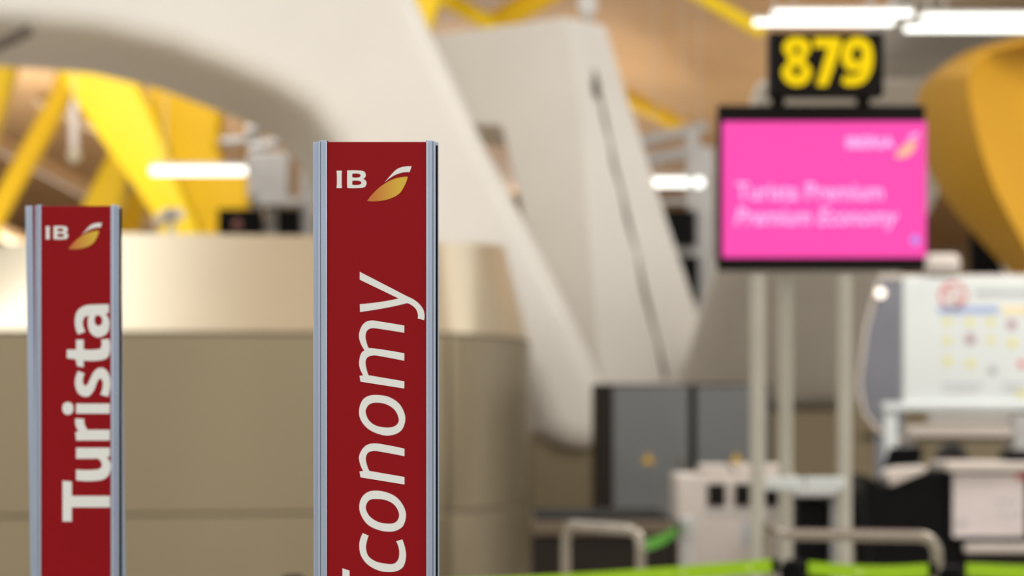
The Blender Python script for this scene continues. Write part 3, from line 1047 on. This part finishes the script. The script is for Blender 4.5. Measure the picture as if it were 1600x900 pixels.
notice_board()
d = 15.2
t = thing('overhead_shelf', 'pale horizontal shelf rail under the notice board', 'shelf', (P(1500, 0, d).x, d, 0))
MB().pbox(1420, 666, 1584, 683, d, 0.25).build('shelf_rail', M['offwhite'], t, bevel=0.01)
MB().pbox(1584, 648, 1660, 712, d - .02, 0.3).build('grey_box', M['greymetal'], t, bevel=0.01)
MB().pbox(1450, 648, 1584, 660, d + 0.1, 0.05).build('grey_strip', M['greymetal'], t, bevel=0.006)
for px in (1426, 1640):
    x = P(px, 0, d).x
    MB().box((x - 0.03, d + 0.1, 0), (x + 0.03, d + 0.16, P(0, 683, d).z)).build('upright', M['greymetal'], t)
d = 14.18
t = thing('rounded_lamp_box', 'rounded white box standing on the top edge of the notice board', 'box', P(1473, 428.8, d + 0.1))
MB().pbox(1447, 396, 1502, 428.8, d, 0.18).build('box_body', M['offwhite'], t, bevel=0.04, seg=5)
MB().pbox(1452, 414, 1497, 416, d - 0.003, 0.01).build('groove', M['greymetal'], t)

d = 16.0
t = thing('side_partition', 'blue-grey rounded partition panel left of the notice board', 'partition', (P(1375, 0, d).x, d, 0))
pts = [(1372, 436), (1412, 432), (1412, 680), (1372, 668), (1350, 640), (1343, 600), (1352, 520)]
MB().prism([P(x, y, d) for x, y in pts], (0, 0.05, 0)).build('panel', M['bluegrey'], t, bevel=0.01)
rim = [P(x, y, d - 0.01) for x, y in ((1372, 440), (1352, 520), (1342, 600), (1350, 645), (1374, 674), (1410, 688))]
MB().tube(rim, 0.013, 8).build('rim', M['offwhite'], t)
MB().ball(P(1376, 458, d - 0.04), 0.032, 0.03, 0.032, 10).build('bulb', M['bulb'], t)  # glowing ball added in place of a lamp reflection on the panel
x = P(1380, 0, d).x
MB().box((x - 0.05, d, 0), (x + 0.12, d + 0.06, P(0, 675, d).z)).build('foot', M['bluegrey'], t)


# ------------------------------------------------------------ clerk seated behind the desk
def clerk():
    c = P(1495, 712, 14.4)
    x, y = c.x, 14.4
    top = P(0, 694, 14.4).z
    t = thing('person', 'dark-haired clerk in dark clothes seated behind the black desk, forehead showing', 'person', (x, y + 0.1, 0))
    joints = {'pelvis': (x, y + 0.22, 0.52), 'waist': (x, y + 0.22, 0.66), 'chest': (x, y + 0.2, 0.85), 'neck': (x, y + 0.17, 0.99), 'head0': (x, y + 0.14, top - 0.17),
              'head': (x, y + 0.12, top - 0.12), 'head2': (x, y + 0.105, top - 0.075)}
    order = list(joints)
    co = [joints[k] for k in order]
    rad = [0.15, 0.13, 0.145, 0.055, 0.06, 0.083, 0.075]
    ed = [(i, i + 1) for i in range(6)]
    def chain(start, pts, rs):
        prev = start
        for p, r in zip(pts, rs):
            co.append(p)
            rad.append(r)
            ed.append((prev, len(co) - 1))
            prev = len(co) - 1
        return prev
    for s in (-1, 1):
        w_ = chain(2, [(x + s * 0.17, y + 0.18, 0.92), (x + s * 0.22, y + 0.12, 0.70), (x + s * 0.15, y - 0.10, 0.78), (x + s * 0.12, y - 0.17, 0.785)], [0.06, 0.045, 0.03, 0.032])
        for k in range(4):
            chain(w_, [(x + s * (0.145 - 0.018 * k), y - 0.215, 0.787), (x + s * (0.147 - 0.019 * k), y - 0.25 - 0.006 * (k in (1, 2)), 0.775)], [0.009, 0.007])
        chain(w_, [(x + s * 0.082, y - 0.19, 0.785), (x + s * 0.068, y - 0.215, 0.78)], [0.01, 0.008])
        chain(0, [(x + s * 0.1, y + 0.16, 0.50), (x + s * 0.12, y - 0.18, 0.50), (x + s * 0.12, y - 0.16, 0.10), (x + s * 0.12, y - 0.28, 0.045)], [0.09, 0.065, 0.045, 0.035])
    me = bpy.data.meshes.new('body')
    base = t.location
    me.from_pydata([tuple(Vector(p) - base) for p in co], ed, [])
    o = bpy.data.objects.new('body', me)
    C.objects.link(o)
    o.parent = t
    me.materials.append(M['skin'])
    sk = o.modifiers.new('skin', 'SKIN')
    for i, v in enumerate(me.skin_vertices[0].data):
        v.radius = (rad[i], rad[i])
        v.use_root = (i == 0)
    sk.use_smooth_shade = True
    ss = o.modifiers.new('sub', 'SUBSURF')
    ss.levels = 2
    ss.render_levels = 2
    hc = Vector((x, y + 0.125, top - 0.085))
    hair = MB().ball(hc + Vector((0, 0.04, 0.012)), 0.096, 0.095, 0.082, 12)
    hair.ball(hc + Vector((-0.075, 0.03, -0.05)), 0.03, 0.06, 0.08, 8).ball(hc + Vector((0.075, 0.03, -0.05)), 0.03, 0.06, 0.08, 8)
    hair.build('hair', M['hair'], t)
    f = MB()
    f.ball(hc + Vector((0, -0.088, -0.06)), 0.012, 0.018, 0.022, 6)
    f.build('nose', M['skin'], t)
    for s in (-1, 1):
        MB().ball(hc + Vector((s * 0.03, -0.078, -0.035)), 0.011, 0.007, 0.006, 6).build('eye', M['black'], t)
    MB().ball(hc + Vector((0, -0.078, -0.1)), 0.022, 0.007, 0.006, 6).build('mouth', mat('lip', (160, 90, 85)), t)
    cl = MB()
    cl.loft([[Vector((x + (hw) * math.cos(2 * PI * k / 20), y + 0.2 + hd * math.sin(2 * PI * k / 20), z)) for k in range(20)]
             for z, hw, hd in ((0.42, 0.2, 0.16), (0.6, 0.175, 0.155), (0.8, 0.2, 0.16), (0.92, 0.21, 0.14), (0.985, 0.12, 0.1), (1.0, 0.075, 0.08))])
    cl.build('jacket', M['navy'], t)
    s = thing('office_chair', 'dark office chair hidden under the clerk behind the desk', 'chair', (x, y + 0.3, 0))
    MB().box((x - 0.22, y + 0.0, 0.36), (x + 0.22, y + 0.45, 0.41)).build('seat', M['navy'], s, bevel=0.02)
    MB().tube([(x, y + 0.25, 0.05), (x, y + 0.25, 0.36)], 0.03).build('column', M['black'], s)
    for k in range(5):
        a = 2 * PI * k / 5
        MB().tube([(x, y + 0.25, 0.07), (x + 0.25 * math.cos(a), y + 0.25 + 0.25 * math.sin(a), 0.03)], 0.02, 8).build('leg', M['black'], s)


clerk()


# ------------------------------------------------------------ lamps and gantries
def tube_lamp(px0, px1, py, d, th_px, label, rods=True, ztop=None, group=None):
    """long lit tube in a slim housing hung on two rods from the ceiling"""
    a, b = P(px0, py, d), P(px1, py, d)
    r = th_px / 2 * d / F
    t = thing('tube_lamp', label, 'lamp', ((a.x + b.x) / 2, d, a.z), group)
    MB().tube([a, b], r, 14).build('lit_tube', M['lamp'], t)
    MB().box((a.x, d - r, a.z + r * 0.9), (b.x, d + r, a.z + r * 1.9)).build('housing', M['greymetal'], t, bevel=0.004)
    if rods:
        for u in (0.15, 0.85):
            x = a.x + (b.x - a.x) * u
            yy = d
            zt = ztop if ztop else 8.6 + 0.75 * math.sin(yy * 0.16 + x * 0.12) + 0.35 * math.sin(x * 0.35) + 0.1
            MB().tube([(x, d, a.z + r * 1.9), (x, d, zt)], 0.006, 6).build('hanger', M['greymetal'], t)
    return t


tube_lamp(236, 384, 267, 29.2, 12, 'single long lit tube lamp in front of the yellow struts at left')
tube_lamp(1014, 1076, 285, 29.2, 13, 'short lit tube lamp right of the seamed concrete leg')
d = 29.2
t = thing('round_lamp', 'small round lit lamp beside the short tube lamp near the display', 'lamp', P(1092, 285, d))
MB().ball(P(1092, 285, d), 0.06, 0.06, 0.06, 10).build('bulb', M['lamp'], t)
x = P(1092, 0, d).x
MB().tube([P(1092, 277, d), (x, d, 8.6 + 0.75 * math.sin(d * 0.16 + x * 0.12) + 0.35 * math.sin(x * 0.35) + 0.1)], 0.006, 6).build('hanger', M['greymetal'], t)

# fluorescent rows, right, on a grey slatted canopy
M['louver'] = mat('louvre_grey', (196, 190, 182), 0.6, var=0.1, scale=3)
d0 = 17.5
t = thing('louvred_canopy', 'grey slatted canopy above the paired tube lamps at upper right', 'canopy', (P(1500, 0, 19).x, 20, P(0, -40, d0).z))
zc = P(0, -10, d0).z
mb = MB()
for i in range(21):
    y = d0 + i * 0.24
    mb.box((3.0, y, zc), (7.2, y + 0.06, zc + 0.16))
mb.build('slats', M['louver'], t)
MB().box((3.0, d0 - 0.06, zc + 0.16), (7.2, d0 + 5.1, zc + 0.22)).build('back_plate', M['louver'], t)
for x in (3.3, 6.9):
    for y in (d0 + 0.3, d0 + 4.9):
        MB().tube([(x, y, zc + 0.22), (x, y, 8.9)], 0.012, 6).build('hanger', M['greymetal'], t)
for x0, x1, y, dd, lab in ((1207, 1426, 21, 17.0, 'upper left lit tube lamp directly above the number sign'), (1178, 1396, 35, 16.4, 'lower left lit tube lamp directly above the number sign'),
                      (1440, 1680, 27, 17.0, 'upper right lit tube lamp reaching the right photo edge'), (1414, 1660, 45, 16.4, 'lower right lit tube lamp reaching the right photo edge')):
    tube_lamp(x0, x1, y, dd, 9, lab, ztop=P(0, -10, dd).z + 0.02, group='paired tube lamps')


def gantry_left():
    d = 28.0
    t = thing('service_gantry', 'grey service gantry with round rails and a box, left of the Economy sign', 'gantry', (P(430, 0, d).x, d, 0))
    MB().pbox(386, 238, 450, 310, d, 0.4).build('equipment_box', M['greymetal'], t, bevel=0.02)
    for (x0, y0, x1, y1, r) in ((345, 222, 400, 218, .05), (385, 205, 455, 188, .07), (390, 232, 480, 212, .06), (400, 186, 470, 176, .03)):
        MB().tube([P(x0, y0, d + 0.1), P(x1, y1, d + 0.2)], r, 10).build('rail', M['greymetal'], t)
    for px, w_, y0 in ((398, 7, 180), (422, 10, 310), (478, 12, 205)):
        z = P(0, y0, d).z
        x = P(px, 0, d).x
        MB().box((x - w_ * d / F, d + 0.12, 0), (x + w_ * d / F, d + 0.25, z)).build('upright', M['greymetal'], t, bevel=0.01)
    MB().pbox(402, 309, 470, 321, d - 0.04, 0.4).build('cross_beam', M['greymetal'], t, bevel=0.01)
    for a, b in ((340, 411), (433, 470)):
        MB().pbox(a, 326, b, 420, d + 0.02, 0.08).build('dark_screen', M['black'], t, bevel=0.01)
    MB().ball(P(371, 352, d - 0.0), 0.055, 0.02, 0.07, 8).build('reddish_spot', mat('dull_reddish', (120, 78, 68), 0.8), t)
    return t


gantry_left()


def gantry_right():
    d = 31.0
    t = thing('service_gantry', 'grey tubular gantry between the seamed concrete leg and pink display', 'gantry', (P(1090, 0, d).x, d, 0))
    for (x0, y0, x1, y1, r) in ((980, 226, 1104, 197, .075), (990, 256, 1100, 232, .075), (1000, 318, 1100, 312, .05), (1030, 392, 1100, 392, .06)):
        MB().tube([P(x0, y0, d + 0.1), P(x1, y1, d + 0.2)], r, 10).build('rail', M['greymetal'], t)
    for px, w_, y0 in ((1083, 8, 200), (1104, 13, 228)):
        z = P(0, y0, d).z
        x = P(px, 0, d).x
        MB().box((x - w_ * d / F, d + 0.12, 0), (x + w_ * d / F, d + 0.25, z)).build('upright', M['greymetal'], t, bevel=0.01)
    MB().pbox(1036, 328, 1088, 384, d + 0.02, 0.08).build('dark_screen', M['black'], t, bevel=0.01)
    MB().pbox(1040, 400, 1092, 470, d + 0.02, 0.08).build('dark_screen', M['black'], t, bevel=0.01)
    return t


gantry_right()
d = 24.5
t = thing('dark_panel', 'upright black panel behind the notice board, below the yellow pillar', 'panel', (P(1540, 0, d).x, d, 0))  # added black sheet stands in for a dark void
MB().prism([P(1518, 338, d), P(1530, 340, d), P(1572, 432, d), P(1622, 640, d), P(1518, 640, d)], (0, 0.15, 0)).build('panel', M['black'], t, bevel=0.01)
MB().prism([P(1560, 372, d - .1), P(1574, 372, d - .1), P(1640, 470, d - .1), P(1640, 640, d - .1), P(1610, 640, d - .1)], (0, 0.3, 0)).build('pale_edge', M['concrete'], t, bevel=0.02)
MB().box((P(1592, 0, d).x, d, 0), (P(1618, 0, d).x, d + 0.15, P(0, 640, d).z)).build('foot', M['black'], t)

# hanging pendant and small spot lamp, far left
d = 30.0
t = thing('pendant_lamp', 'thin white hanging rod with a bulb between the yellow struts at left', 'lamp', P(116, 245, d))
x = P(116, 0, d).x
MB().tube([P(116, 232, d), P(115, 160, d)], 0.055, 10).build('rod', M['offwhite'], t)
MB().tube([P(115, 160, d), (x, d, 8.6 + 0.75 * math.sin(d * 0.16 + x * 0.12) + 0.35 * math.sin(x * 0.35) + 0.1)], 0.01, 6).build('hanger', M['greymetal'], t)
MB().ball(P(116, 242, d), 0.08, 0.08, 0.09, 10).build('bulb', mat('frosted_glass', (245, 225, 185), 0.3, emit=0.5), t)
d = 18.0
t = thing('spot_lamp', 'small grey spot lamp standing on top of the long enclosure', 'lamp', P(268, 372, d))
MB().tube([P(268, 380, d), P(268, 342, d)], 0.025, 10).build('stem', M['greymetal'], t)
MB().tube([P(246, 348, d + .06), P(262, 334, d), P(284, 336, d - 0.05)], 0.045, 14).build('head', M['offwhite'], t)
MB().disc(P(268, 334, d - 0.07), 0.04, 0.03).build('lens', M['bluegrey'], t)
d = 25.3
t = thing('glass_lamp', 'clear bright glass lamp on top of the seamed concrete leg', 'lamp', P(918, 31, d))
MB().tube([P(918, 31, d), P(918, 20, d)], 0.06, 12).build('base', M['greymetal'], t)
MB().ball(P(918, 6, d), 0.10, 0.10, 0.13, 12).build('globe', mat('lit_globe', (240, 232, 220), 0.2, emit=0.6), t)
